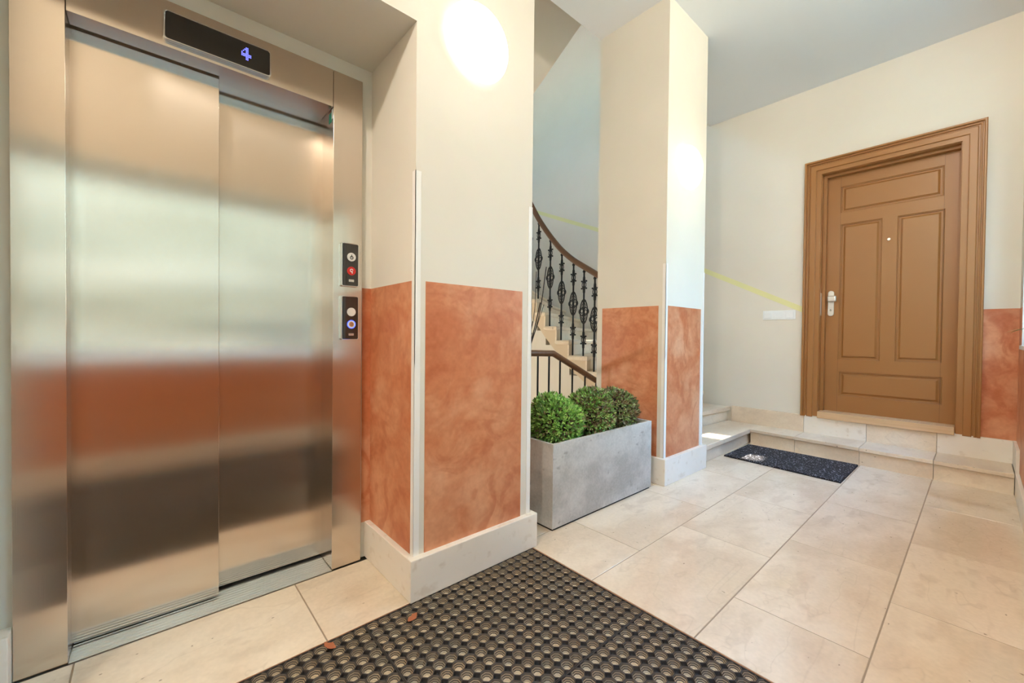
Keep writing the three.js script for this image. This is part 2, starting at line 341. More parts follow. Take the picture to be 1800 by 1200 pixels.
// window wall, with two windows
const W1 = { x0: 3.05, x1: 4.64, y0: 1.05, ys: 2.72, r: 0.42 }, W2 = { x0: -0.85, x1: 1.5, y0: 0.86, y1: 2.34 };
const archPath = (C, i = 0) => { const s = new C(), { x0, x1, y0, ys, r } = W1; s.moveTo(x0 + i, y0 + i); s.lineTo(x1 - i, y0 + i); s.lineTo(x1 - i, ys); s.absellipse((x0 + x1) / 2, ys, (x1 - x0) / 2 - i, r - i, 0, Math.PI, false, 0); s.lineTo(x0 + i, y0 + i); return s; };
const wallR = structure('wall_right', 'hall wall with the windows', 'wall');
{
  const s = rect(-2.6, XD, -0.3, CEIL); s.holes.push(archPath(THREE.Path), rect(W2.x0, W2.x1, W2.y0, W2.y1, THREE.Path)); mesh('plaster', sheet(s, ZR, 0.64, 0, 1, 24), M.wall, wallR);
  const d = new THREE.Shape([[-2.6, 0.17], [XD, 0.17], [XD, DADO + 0.02], [W1.x1, DADO + 0.02], [W1.x1, W1.y0], [W1.x0, W1.y0], [W1.x0, DADO + 0.02], [W2.x1, DADO + 0.02], [W2.x1, W2.y0], [W2.x0, W2.y0], [W2.x0, DADO + 0.02], [-2.6, DADO + 0.02]].map(([x, y]) => new THREE.Vector2(x, y)));
  mesh('dado_panel', sheet(d, ZR - 0.0018, ZR), M.dado, wallR);
}
{
  const fr = archPath(THREE.Shape); fr.holes.push(rect(W1.x0 + 0.06, 3.77, W1.y0 + 0.06, 2.62, THREE.Path), rect(3.83, W1.x1 - 0.06, W1.y0 + 0.06, 2.62, THREE.Path));
  const up = new THREE.Path(); { const { x0, x1, ys, r } = W1; up.moveTo(x0 + 0.06, 2.69); up.lineTo(x1 - 0.06, 2.69); up.lineTo(x1 - 0.06, ys); up.absellipse((x0 + x1) / 2, ys, (x1 - x0) / 2 - 0.06, r - 0.06, 0, Math.PI, false, 0); up.lineTo(x0 + 0.06, 2.69); } fr.holes.push(up);
  const w = windowFrame('window_1', 'tall arched window near the apartment door', [sheet(fr, 0.5, 0.56, 0, 1, 24)], [sheet(archPath(THREE.Shape, 0.03), 0.529, 0.53)], (g) => g);
  mesh('window_sill', bx(W1.x0 - 0.03, W1.x1 + 0.02, W1.y0 - 0.03, W1.y0, ZR - 0.012, 0.5, 0.004), M.white, w);
}
{
  const fr = rect(W2.x0, W2.x1, W2.y0, W2.y1); for (let i = 0; i < 3; i++) { const a = W2.x0 + 0.05 + i * (W2.x1 - W2.x0 - 0.05) / 3, b = W2.x0 + (i + 1) * (W2.x1 - W2.x0 - 0.05) / 3; fr.holes.push(rect(a, b, W2.y0 + 0.06, W2.y1 - 0.06, THREE.Path)); }
  const w = windowFrame('window_2', 'wide window opposite the elevator', [sheet(fr, 0.5, 0.56)], [sheet(rect(W2.x0 + 0.03, W2.x1 - 0.03, W2.y0 + 0.03, W2.y1 - 0.03), 0.529, 0.53)], (g) => g);
  mesh('window_sill', bx(W2.x0 - 0.03, W2.x1 + 0.03, W2.y0 - 0.03, W2.y0, ZR - 0.02, 0.5, 0.004), M.white, w);
}
const bbR = mesh('baseboard_right', [bx(-2.6, 4.6, 0, 0.16, ZR - 0.018, ZR, 0.003), bx(4.5, XD, 0.15, 0.325, ZR - 0.018, ZR, 0.003)], M.base);
bbR.userData = { kind: 'structure', label: 'pale stone baseboard stepping up along the window wall', category: 'baseboard' };
// end wall of the hall
const wallL = structure('wall_left', 'end wall of the hall beyond the elevator', 'wall');
mesh('plaster', bx(-2.9, -2.6, -0.3, CEIL, -2.3, 0.64), M.wall, wallL);
mesh('dado_panel', bx(-2.6, -2.5982, 0.17, DADO, ZW, ZR), M.dado, wallL);

// ---------------------------------------------------------------- the step in front of the door and the staircase
const stairs = thing('staircase', 'curved pale stone staircase climbing behind the pillar by the doormat', 'staircase');
const RISE = 0.15, frontX = (z) => 4.583 - 0.052 * (z + 0.7);           // the front of the door step runs slightly askew
{ // door step: tread slabs, risers
  const zs = [-1.54, -1.15, -0.672, -0.224, ZR - 0.02], G = 0.0015, NO = 0.018;
  for (let i = 0; i + 1 < zs.length; i++) {
    const a = zs[i] + (i ? G : 0), b = zs[i + 1] - G;
    mesh('tread', plan([[frontX(a) - NO, a], [frontX(b) - NO, b], [XD, b], [XD, a]], RISE - 0.028, RISE + 0.002, 0.003, 1), i % 2 ? M.step : M.stepSide, stairs);
    mesh('riser', plan([[frontX(a), a], [frontX(b), b], [XD, b], [XD, a]], -0.02, RISE - 0.028), i % 2 ? M.stepSide : M.step, stairs);
  }
}
// nosing lines of the treads: [height, [inner x, z], [outer x, z]]
const nosings = [
  [0.152, [3.49, -1.54], [4.918, -1.54]], [0.31, [3.49, -1.955], [4.918, -1.85]], [0.455, [3.485, -2.15], [4.918, -2.15]], [0.602, [3.3, -2.2], [4.918, -2.45]],
  [0.751, [3.112, -2.273], [4.918, -2.76]], [0.892, [3.145, -2.457], [4.918, -3.06]], [1.041, [3.176, -2.711], [4.918, -3.37]], [1.187, [3.189, -2.894], [4.918, -3.69]],
  [1.341, [3.196, -3.066], [4.918, -4.0]], [1.49, [3.197, -3.201], [4.918, -4.31]], [1.64, [3.19, -3.36], [4.918, -4.62]], [1.79, [3.165, -3.53], [4.7, -4.95]], [1.94, [3.12, -3.7], [4.3, -5.2]], [2.09, [3.05, -3.85], [3.9, -5.35]],
];
for (let k = 0; k + 1 < nosings.length; k++) {
  const [y, a, b] = nosings[k], [, c, d] = nosings[k + 1];
  const toB = (p, q, t) => { const dx = q[0] - p[0], dz = q[1] - p[1], l = Math.hypot(dx, dz); return [p[0] + dx / l * t, p[1] + dz / l * t]; };
  const bk = toB(a, c, -0.0), pr = k >= 3 ? 0.035 : 0;          // inner ends of the treads stand proud of the string
  const inA = [bk[0] - pr, bk[1]], inC = [c[0] - pr, c[1] - 0.02], outC = [d[0], d[1] - 0.02];
  mesh('tread', plan([inA, b, outC, inC].map((p) => [p[0], p[1]]), y - 0.044, y, k >= 3 ? 0.02 : 0.006, 3), k % 2 ? M.step : M.stepSide, stairs);
  const off = 0.028, yb = k ? nosings[k - 1][0] : 0;
  mesh('riser', plan([[a[0], a[1] - off], [b[0], b[1] - off], [b[0], b[1] - off - 0.02], [a[0], a[1] - off - 0.02]], k ? yb - 0.01 : -0.02, y - 0.044), k % 2 ? M.stepSide : M.step, stairs);
}
{ // stepped string below the tread ends, and the wall under the stairs
  const strip = (k, inset, y0a, y0b, y1) => {
    const [, a] = nosings[k], [, c] = nosings[k + 1];
    const P = [[a[0] + inset, a[1] - 0.03], [c[0] + inset, c[1] - 0.03]], w = 0.06, v = [];
    for (const [x, z, yb] of [[P[0][0], P[0][1], y0a], [P[1][0], P[1][1], y0b]]) for (const dx of [0, w]) v.push([x + dx, yb, z], [x + dx, y1, z]);
    const g = new THREE.BufferGeometry(); g.setAttribute('position', new THREE.Float32BufferAttribute(v.flat(), 3));
    g.setIndex([0, 1, 5, 0, 5, 4, 2, 6, 7, 2, 7, 3, 1, 3, 7, 1, 7, 5, 0, 4, 6, 0, 6, 2, 0, 2, 3, 0, 3, 1, 4, 5, 7, 4, 7, 6]);
    const h = g.toNonIndexed(); h.computeVertexNormals(); return metric(h);
  };
  const s = [], w = [];
  for (let k = 3; k + 1 < nosings.length; k++) {
    const y = nosings[k][0], yn = nosings[k + 1][0];
    s.push(strip(k, 0.0, y - 0.27, yn - 0.27, y - 0.03));
    w.push(strip(k, 0.012, -1.4, -1.4, y - 0.2));
  }
  mesh('string', s, M.string, stairs).userData.label = 'stepped beige string under the tread ends';
  mesh('apron_wall', [...w, bx(3.12, 3.48, -1.4, 0.57, -2.22, -2.135)], M.wall, stairs).userData.label = 'cream wall below the string';
}
// underside of the next flight
{
  const I = [[3.02, 4.22, -2.14], [2.9, 3.87, -2.4], [2.72, 3.35, -2.84], [2.5, 2.95, -3.2], [2.25, 2.7, -3.5]], v = [], idx = [];
  for (const [x, y, z] of I) for (const [ox, oy] of [[0, 0], [-1.1, 0], [-1.1, 0.2], [0, 0.2]]) v.push(x + ox, y + oy, z + ox * 0.12);
  for (let i = 0; i + 1 < I.length; i++) for (let k = 0; k < 4; k++) { const a = i * 4 + k, b = i * 4 + (k + 1) % 4; idx.push(a, b, b + 4, a, b + 4, a + 4); }
  const g = new THREE.BufferGeometry(); g.setAttribute('position', new THREE.Float32BufferAttribute(v, 3)); g.setIndex(idx);
  const h = g.toNonIndexed(); h.computeVertexNormals();
  const o = mesh('stair_flight', metric(h), M.wall); tag(o, 'plastered underside of the upper stair flight between the pillars', 'stair flight');
}

// ornate railing on the stairs
const railing = thing('stair_railing', 'wooden handrail on ornate black cast iron balusters climbing the stairs', 'railing');
const railPts = [[3.08, 1.51, -2.1], [3.105, 1.585, -2.235], [3.132, 1.669, -2.386], [3.156, 1.754, -2.541], [3.174, 1.842, -2.693], [3.187, 1.964, -2.858], [3.195, 2.135, -3.028], [3.198, 2.36, -3.213], [3.196, 2.601, -3.368], [3.19, 2.79, -3.48], [3.17, 2.97, -3.6]];
{
  const c = new THREE.CatmullRomCurve3(railPts.map((p) => new THREE.Vector3(...p)));
  const g = new THREE.TubeGeometry(c, 60, 0.028, 10); g.computeVertexNormals();
  mesh('handrail', g, M.rail, railing);
  // baluster: built downwards from the rail (y = 0), the rod down to the tread
  const ring = (rx, ry, y, x = 0, t = 0.006) => { const q = new THREE.TorusGeometry(1, t / Math.min(rx, ry), 6, 18); q.scale(rx, ry, Math.min(rx, ry)); q.translate(x, y, 0); return q; };
  const ornament = () => {
    const G = [new THREE.SphereGeometry(0.015, 10, 8).translate(0, -0.03, 0)];
    for (const y of [-0.123, -0.193, -0.656, -0.727]) {
      G.push(cyl(0.006, 0.006, [-0.03, y, 0], [0.03, y, 0], 6), new THREE.SphereGeometry(0.009, 8, 6).translate(-0.031, y, 0), new THREE.SphereGeometry(0.009, 8, 6).translate(0.031, y, 0), cyl(0.013, 0.013, [0, y - 0.02, 0], [0, y + 0.02, 0], 8));
    }
    for (const y of [-0.158, -0.69]) G.push(ring(0.013, 0.028, y, -0.013, 0.004), ring(0.013, 0.028, y, 0.013, 0.004));
    for (const y of [-0.095, -0.222, -0.628, -0.756]) G.push(ring(0.012, 0.02, y, 0, 0.004));
    G.push(ring(0.05, 0.112, -0.416, 0, 0.0055), ring(0.064, 0.04, -0.416, 0, 0.005));
    for (const s of [-1, 1]) { G.push(ring(0.024, 0.03, -0.416 + s * 0.052, 0, 0.0042), ring(0.018, 0.02, -0.416 + s * 0.004, 0.026 * s, 0.0042), new THREE.SphereGeometry(0.011, 8, 6).translate(0, -0.416 + s * 0.088, 0)); }
    G.push(new THREE.SphereGeometry(0.012, 8, 6).translate(0, -0.416, 0));
    return merge(G.map((q) => { const h = q.index ? q.toNonIndexed() : q; return h; }));
  };
  const orn = ornament();
  const treadAt = (z) => { let y = 0.6; for (const [h, a] of nosings) if (a[1] >= z - 0.005) y = h; return y; };
  const spots = [-2.395, -2.541, -2.69, -2.857, -3.03, -3.207, -3.36, -3.47];
  const cPts = c.getPoints(400);
  for (const z of spots) {
    let best = cPts[0]; for (const p of cPts) if (Math.abs(p.z - z) < Math.abs(best.z - z)) best = p;
    const y1 = best.y - 0.015, y0 = treadAt(z);
    const parts = orn.clone(); parts.rotateY(Math.PI / 2 - 0.12);
    const rod = cyl(0.0085, 0.0085, [0, 0, 0], [0, y0 - y1, 0], 8);
    const b = mesh('baluster', merge([parts, rod.toNonIndexed()]), M.iron, railing); b.position.set(best.x, y1, best.z);
  }
}
// plain railing of the basement stairs
{
  const r = thing('basement_railing', 'low wooden handrail on thin plain black bars behind the planter', 'railing');
  const Z = -2.22, top = [[1.5, 0.972, Z], [2.385, 0.945, Z], [3.08, 0.632, Z]];
  const g = []; for (let i = 0; i < 2; i++) { g.push(cyl(0.024, 0.024, top[i], top[i + 1], 12)); } g.push(new THREE.SphereGeometry(0.024, 12, 8).translate(...top[1]));
  mesh('handrail', g, M.rail, r);
  for (const x of [1.6, 1.72, 1.845, 1.97, 2.095, 2.217, 2.34, 2.468, 2.62, 2.785, 2.94]) {
    const y = x < 2.385 ? 0.972 - 0.0305 * (x - 1.5) : 0.945 - 0.4504 * (x - 2.385), low = x < 2.24 ? 0 : x < 2.5 ? -0.17 : x < 2.78 ? -0.34 : -0.51;
    mesh('bar', cyl(0.0075, 0.0075, [x, low, Z], [x, y - 0.01, Z], 8), M.iron, r);
  }
  const st = thing('basement_stairs', 'stone steps going down behind the planter', 'stairs');
  mesh('landing', bx(1.052, 2.24, -0.3, -0.001, -5.398, -2.245), M.stepSide, st);
  for (let i = 0; i < 3; i++) mesh('tread', bx(2.24 + i * 0.28, 2.24 + (i + 1) * 0.28, -1.4, -0.17 * (i + 1), -5.398, -2.135, 0.004), M.stepSide, st);
}

// skirting on the door wall above the step
{
  const o = structure('baseboard_door', 'pale stone skirting between the door and the step', 'baseboard');
  const zs = [-1.83, -1.15, -0.672, -0.224, ZR - 0.017];
  for (let i = 0; i + 1 < zs.length; i++) mesh('skirting_slab', bx(XD - 0.022, XD, RISE, 0.324, zs[i] + (i ? 0.001 : 0), zs[i + 1] - 0.001, 0.003), i % 2 ? M.base : M.stepSide, o);
}

// ---------------------------------------------------------------- apartment door
{
  const d = structure('door_1', 'brown painted panelled apartment door in a moulded frame', 'door');
  const U = (a, b, x0, x1, bev = 0.002) => { // three-sided frame between offsets a and b from the opening
    const s = new THREE.Shape([[DZ0 - b, DY0], [DZ0 - a, DY0], [DZ0 - a, DY1 + a], [DZ1 + a, DY1 + a], [DZ1 + a, DY0], [DZ1 + b, DY0], [DZ1 + b, DY1 + b], [DZ0 - b, DY1 + b]].map(([z, y]) => new THREE.Vector2(z, y)));
    const g = new THREE.ExtrudeGeometry(s, { depth: x1 - x0 - bev, bevelEnabled: true, bevelThickness: bev, bevelSize: bev, bevelOffset: -bev, bevelSegments: 1 });
    g.rotateY(-Math.PI / 2); g.translate(XD - x0, 0, 0); return metric(g);
  };
  mesh('casing', [U(0, 0.04, 0, 0.018), U(0.038, 0.088, 0, 0.03, 0.005), U(0.086, 0.1, 0, 0.02), U(0.098, 0.11, 0, 0.034, 0.004), U(0.108, 0.119, 0, 0.026), U(0.117, 0.135, 0, 0.042, 0.005)], M.doorPaint, d);
  const XL = 5.03;
  mesh('jamb', [bx(XD - 0.004, 5.2, DY0, DY1, DZ0 - 0.01, DZ0 + 0.004), bx(XD - 0.004, 5.2, DY0, DY1, DZ1 - 0.004, DZ1 + 0.01), bx(XD - 0.004, 5.2, DY1 - 0.004, DY1 + 0.01, DZ0, DZ1), bx(XD + 0.055, 5.2, DY0, DY1 - 0.02, DZ0, DZ0 + 0.03, 0.003), bx(XD + 0.055, 5.2, DY1 - 0.028, DY1, DZ0, DZ1, 0.003)], M.doorPaint, d);
  const leaf = new THREE.Group(); leaf.name = 'leaf'; d.add(leaf);
  const holes = [[-0.912, -0.226, 2.303, 2.552], [-0.908, -0.612, 0.886, 2.188], [-0.505, -0.216, 0.889, 2.186], [-0.9, -0.21, 0.535, 0.764]];
  const fr = rect(DZ0 + 0.001, DZ1 - 0.001, DY0 + 0.06, DY1 - 0.001);
  for (const [a, b, c, e] of holes) fr.holes.push(rect(a, b, c, e, THREE.Path));
  const fg = new THREE.ExtrudeGeometry(fr, { depth: 0.012, bevelEnabled: true, bevelThickness: 0.004, bevelSize: 0.004, bevelOffset: -0.004, bevelSegments: 2 });
  fg.rotateY(-Math.PI / 2); fg.translate(XL + 0.016, 0, 0);
  mesh('leaf_frame', metric(fg), M.doorPaint, leaf);
  mesh('leaf_board', bx(XL + 0.014, XL + 0.06, DY0 + 0.06, DY1 - 0.001, DZ0 + 0.001, DZ1 - 0.001), M.doorPaint, leaf);
  for (const [a, b, c, e] of holes) {
    const i = 0.034, bv = 0.014;
    const g = new THREE.ExtrudeGeometry(rect(a + i - bv, b - i + bv, c + i - bv, e - i + bv), { depth: 0.002, bevelEnabled: true, bevelThickness: 0.011, bevelSize: bv, bevelOffset: -bv, bevelSegments: 1 });
    g.rotateY(-Math.PI / 2); g.translate(XL + 0.014, 0, 0);
    mesh('panel', metric(g), M.doorPaint, leaf);
    mesh('moulding', [bx(XL + 0.004, XL + 0.016, c, e, a, a + 0.008, 0.003), bx(XL + 0.004, XL + 0.016, c, e, b - 0.008, b, 0.003), bx(XL + 0.004, XL + 0.016, c, c + 0.008, a, b, 0.003), bx(XL + 0.004, XL + 0.016, e - 0.008, e, a, b, 0.003)], M.doorPaint, leaf);
  }
  // grooves where the rails meet the stiles
  mesh('joint_lines', [bx(XL - 0.0004, XL + 0.004, DY0 + 0.06, DY1 - 0.012, -0.9155, -0.914), bx(XL - 0.0004, XL + 0.004, DY0 + 0.06, DY1 - 0.012, -0.2205, -0.219)], std({ color: 0x5f4226, roughness: 0.6 }), leaf);
  const hardware = new THREE.Group(); hardware.name = 'door_handle'; d.add(hardware);
  hardware.userData.label = 'satin nickel door plate with knob';
  const HZ = -0.975, plate = new THREE.ExtrudeGeometry(rrect(HZ - 0.024, HZ + 0.024, 1.305, 1.553, 0.0235), { depth: 0.009, bevelEnabled: true, bevelThickness: 0.003, bevelSize: 0.003, bevelOffset: -0.003, bevelSegments: 2 });
  plate.rotateY(-Math.PI / 2); plate.translate(XL - 0.002, 0, 0);
  mesh('plate', metric(plate), M.nickel, hardware);
  mesh('knob', [cyl(0.018, 0.016, [XL - 0.01, 1.47, HZ], [XL - 0.05, 1.47, HZ + 0.004], 16).toNonIndexed(), bx(XL - 0.075, XL - 0.045, 1.441, 1.5, HZ - 0.018, HZ + 0.052, 0.012, 3)], M.nickel, hardware);
  mesh('keyhole', [cyl(0.009, 0.009, [XL - 0.012, 1.362, HZ], [XL - 0.0155, 1.362, HZ], 14)], M.chrome, hardware);
  mesh('keyhole_slot', bx(XL - 0.0165, XL - 0.015, 1.358, 1.373, HZ - 0.002, HZ + 0.002), M.dark, hardware);
  mesh('peephole', [cyl(0.013, 0.011, [XL, 1.99, -0.562], [XL - 0.007, 1.99, -0.562], 16)], M.nickel, d);
  mesh('strike_plate', bx(XD + 0.01, XD + 0.05, 1.31, 1.53, DZ0 + 0.003, DZ0 + 0.0065, 0.001), M.nickel, d);
  mesh('threshold', bx(XD - 0.055, XL + 0.05, DY0, 0.378, DZ0 + 0.006, DZ1 - 0.004, 0.004, 2), M.threshold, d).userData.label = 'light wooden threshold';
  mesh('wall_behind_door', bx(5.2, 5.32, DY0, DY1, DZ0, DZ1), M.dark, d);
}
// light switches
{
  const s = thing('light_switch', 'white triple light switch plate on the wall beside the apartment door', 'switch', [XD, 0, 0]);
  mesh('frame', bx(-0.008, 0, 1.277, 1.372, -1.536, -1.24, 0.004, 2), M.plasticWhite, s);
  for (let i = 0; i < 3; i++) mesh('rocker', bx(-0.013, -0.007, 1.292, 1.357, -1.52 + i * 0.0985, -1.455 + i * 0.0985, 0.003, 2), M.plasticWhite, s);
}

// ---------------------------------------------------------------- elevator
{
  const e = thing('elevator', 'brushed stainless steel elevator entrance with two sliding door panels', 'elevator');
  const F = -1.94, XI0 = -0.2, XI1 = 0.622;
  mesh('frame_post', bx(-0.317, XI0 - 0.001, 0.002, 2.267, -2.13, F, 0.0015), M.steel, e);
  mesh('frame_post', bx(XI1 + 0.001, 0.755, 0.002, 2.267, -2.13, F, 0.0015), M.steel, e);
  mesh('frame_header', [bx(XI0 + 0.0005, XI1 - 0.0005, 2.102, 2.267, -2.02, F, 0.0015), bx(XI0 + 0.0005, XI1 - 0.0005, 2.11, 2.267, -2.13, -2.022)], M.steel, e);
  const p1 = mesh('sliding_door', bx(-0.24, 0.2105, 0.014, 2.118, -2.062, -2.032, 0.0015), M.steel, e); p1.userData.label = 'front sliding door panel';
  const p2 = mesh('sliding_door', bx(0.19, 0.66, 0.014, 2.118, -2.125, -2.095, 0.0015), M.steel, e); p2.userData.label = 'rear sliding door panel';
  mesh('shaft_gap', bx(-0.318, 0.756, -0.02, 2.25, -2.2, -2.135), M.dark, e);
  const sill = [bx(XI0, XI1, -0.02, 0.002, -2.13, -1.937)];
  for (const z of [-1.948, -1.966, -1.984, -2.002, -2.02, -2.038, -2.056, -2.074]) sill.push(bx(XI0 + 0.002, XI1 - 0.002, 0.001, 0.0045, z - 0.0055, z + 0.0055, 0.001));
  mesh('sill', sill, M.aluminium, e).userData.label = 'grooved aluminium sill';
  // floor display in the header
  const dsp = new THREE.Group(); dsp.name = 'floor_display'; dsp.userData.label = 'black floor display showing a blue 4'; e.add(dsp);
  const dx0 = 0.037, dx1 = 0.373, dy0 = 2.121, dy1 = 2.226;
  { const s = rrect(dx0, dx1, dy0, dy1, 0.012); s.holes.push(rrect(dx0 + 0.005, dx1 - 0.005, dy0 + 0.005, dy1 - 0.005, 0.009, THREE.Path)); mesh('bezel', sheet(s, F, F + 0.017, 0.001, 1, 6), M.chrome, dsp); }
  mesh('display_glass', sheet(rrect(dx0 + 0.004, dx1 - 0.004, dy0 + 0.004, dy1 - 0.004, 0.009), F, F + 0.0155, 0, 1, 6), M.blackGlass, dsp);
  const four = ['0001100', '0011100', '0101100', '1001100', '1111111', '1111111', '0001100', '0001100'], dots = [];
  four.forEach((r, j) => [...r].forEach((c, i) => { if (c === '1') dots.push(bx(0.2705 + i * 0.0048, 0.2741 + i * 0.0048, 2.197 - j * 0.0062, 2.2015 - j * 0.0062, F + 0.0155, F + 0.0163)); }));
  mesh('display_digit', dots, M.digit, dsp).userData.label = 'glowing blue dot matrix 4';
  // call panels
  const callPanel = (y0, y1, name, label) => {
    const g = new THREE.Group(); g.name = name; g.userData.label = label; e.add(g);
    const x0 = 0.656, x1 = 0.736, s = rrect(x0, x1, y0, y1, 0.008); s.holes.push(rrect(x0 + 0.004, x1 - 0.004, y0 + 0.004, y1 - 0.004, 0.006, THREE.Path));
    mesh('bezel', sheet(s, F, F + 0.016, 0.001, 1, 6), M.chrome, g);
    mesh('face_plate', sheet(rrect(x0 + 0.003, x1 - 0.003, y0 + 0.003, y1 - 0.003, 0.006), F, F + 0.0148, 0, 1, 6), M.blackGlass, g);
    return g;
  };
  const disc = (x, y, r, z0, z1) => cyl(r, r, [x, y, z0], [x, y, z1], 28);
  const Z0 = F + 0.014;
  const up = callPanel(1.3, 1.5, 'key_panel', 'black panel with a key switch and a red button');
  mesh('button', disc(0.7, 1.436, 0.0195, Z0, Z0 + 0.0045), M.buttonWhite, up);
  mesh('button_symbol', [new THREE.TorusGeometry(0.0065, 0.0018, 6, 18).translate(0.7, 1.433, Z0 + 0.005).toNonIndexed(), bx(0.6985, 0.7015, 1.434, 1.447, Z0 + 0.004, Z0 + 0.006)], M.glyph, up);
  mesh('button', disc(0.7, 1.372, 0.0195, Z0, Z0 + 0.0045), M.buttonRed, up);
  mesh('button_symbol', [new THREE.TorusGeometry(0.006, 0.002, 6, 18, 5).translate(0.7, 1.374, Z0 + 0.005).toNonIndexed(), bx(0.701, 0.7045, 1.36, 1.372, Z0 + 0.004, Z0 + 0.006)], M.glyphWhite, up);
  mesh('maker_plate', bx(0.6885, 0.7125, 1.322, 1.333, Z0, Z0 + 0.0015), M.chrome, up);
  const lo = callPanel(1.054, 1.257, 'call_panel', 'black panel with a white and a blue ringed button');
  mesh('button', disc(0.7005, 1.183, 0.0195, Z0, Z0 + 0.0045), M.buttonWhite, lo);
  mesh('button', disc(0.7005, 1.126, 0.0185, Z0, Z0 + 0.004), M.buttonWhite, lo);
  mesh('button_light', new THREE.TorusGeometry(0.0178, 0.0017, 8, 32).translate(0.7005, 1.126, Z0 + 0.0035), M.blueRing, lo);
  mesh('button_symbol', disc(0.7005, 1.126, 0.0105, Z0 + 0.003, Z0 + 0.0046), M.copper, lo);
  mesh('maker_plate', bx(0.6885, 0.7125, 1.074, 1.084, Z0, Z0 + 0.0015), M.chrome, lo);
  // small stickers at the top of the post
  mesh('sticker', bx(XI1 - 0.0005, XI1 + 0.0005, 2.045, 2.088, -2.0, -1.965), M.greenLabel, e).userData.label = 'small green sticker';
  mesh('sticker', bx(XI1 - 0.0005, XI1 + 0.0005, 2.055, 2.098, -1.962, -1.945), M.plasticWhite, e).userData.label = 'small white sticker';
}

// ---------------------------------------------------------------- wall lamps
function wallLamp(x, y, z, label, name = 'wall_lamp', power = LAMP_POWER) {
  const l = thing(name, label, 'lamp', [x, y, z], 'round glass lamps');
  mesh('backplate', cyl(0.15, 0.15, [0, 0, 0], [0, 0, 0.018], 40), M.white, l);
  const R = 0.165, pr = []; for (let i = 0; i <= 12; i++) { const a = i / 12 * Math.PI / 2; pr.push(new THREE.Vector2(R * Math.cos(a), 0.018 + 0.085 * Math.sin(a))); }
  const g = new THREE.LatheGeometry([new THREE.Vector2(0.0001, 0.014), new THREE.Vector2(R, 0.014), ...pr.map((p) => new THREE.Vector2(Math.max(p.x, 0.0001), p.y))], 40); g.rotateX(Math.PI / 2);
  mesh('lamp_glass', g, M.lampGlass, l).userData.label = 'glowing white glass dome';
  const p = new THREE.PointLight(LAMP_COLOR, power, 0, 2); p.position.set(0, 0, 0.06); p.castShadow = true; p.shadow.radius = 6; p.shadow.bias = -0.001;
  l.add(p);
  return l;
}
wallLamp(1.1, 2.38, ZW, 'round glowing white wall lamp on the pillar beside the elevator');
wallLamp(3.11, 2.385, ZW, 'round glowing white wall lamp on the pillar by the stairs');
wallLamp(-0.95, 2.38, ZW, 'round white wall lamp on the far side of the elevator recess');
for (const [x, where] of [[-1.6, 'beyond the wide window'], [2.72, 'between the wide window and the arched window']]) wallLamp(x, 3.37, ZR, `round white wall lamp on the window wall ${where}`, 'wall_lamp', x < 0 ? LOBBY_POWER : WINDOW_WALL_POWER).rotation.y = Math.PI;
wallLamp(1.05, 0.85, -3.8, 'round white wall lamp at the foot of the stairwell', 'wall_lamp', STAIR_POWER).rotation.y = Math.PI / 2;

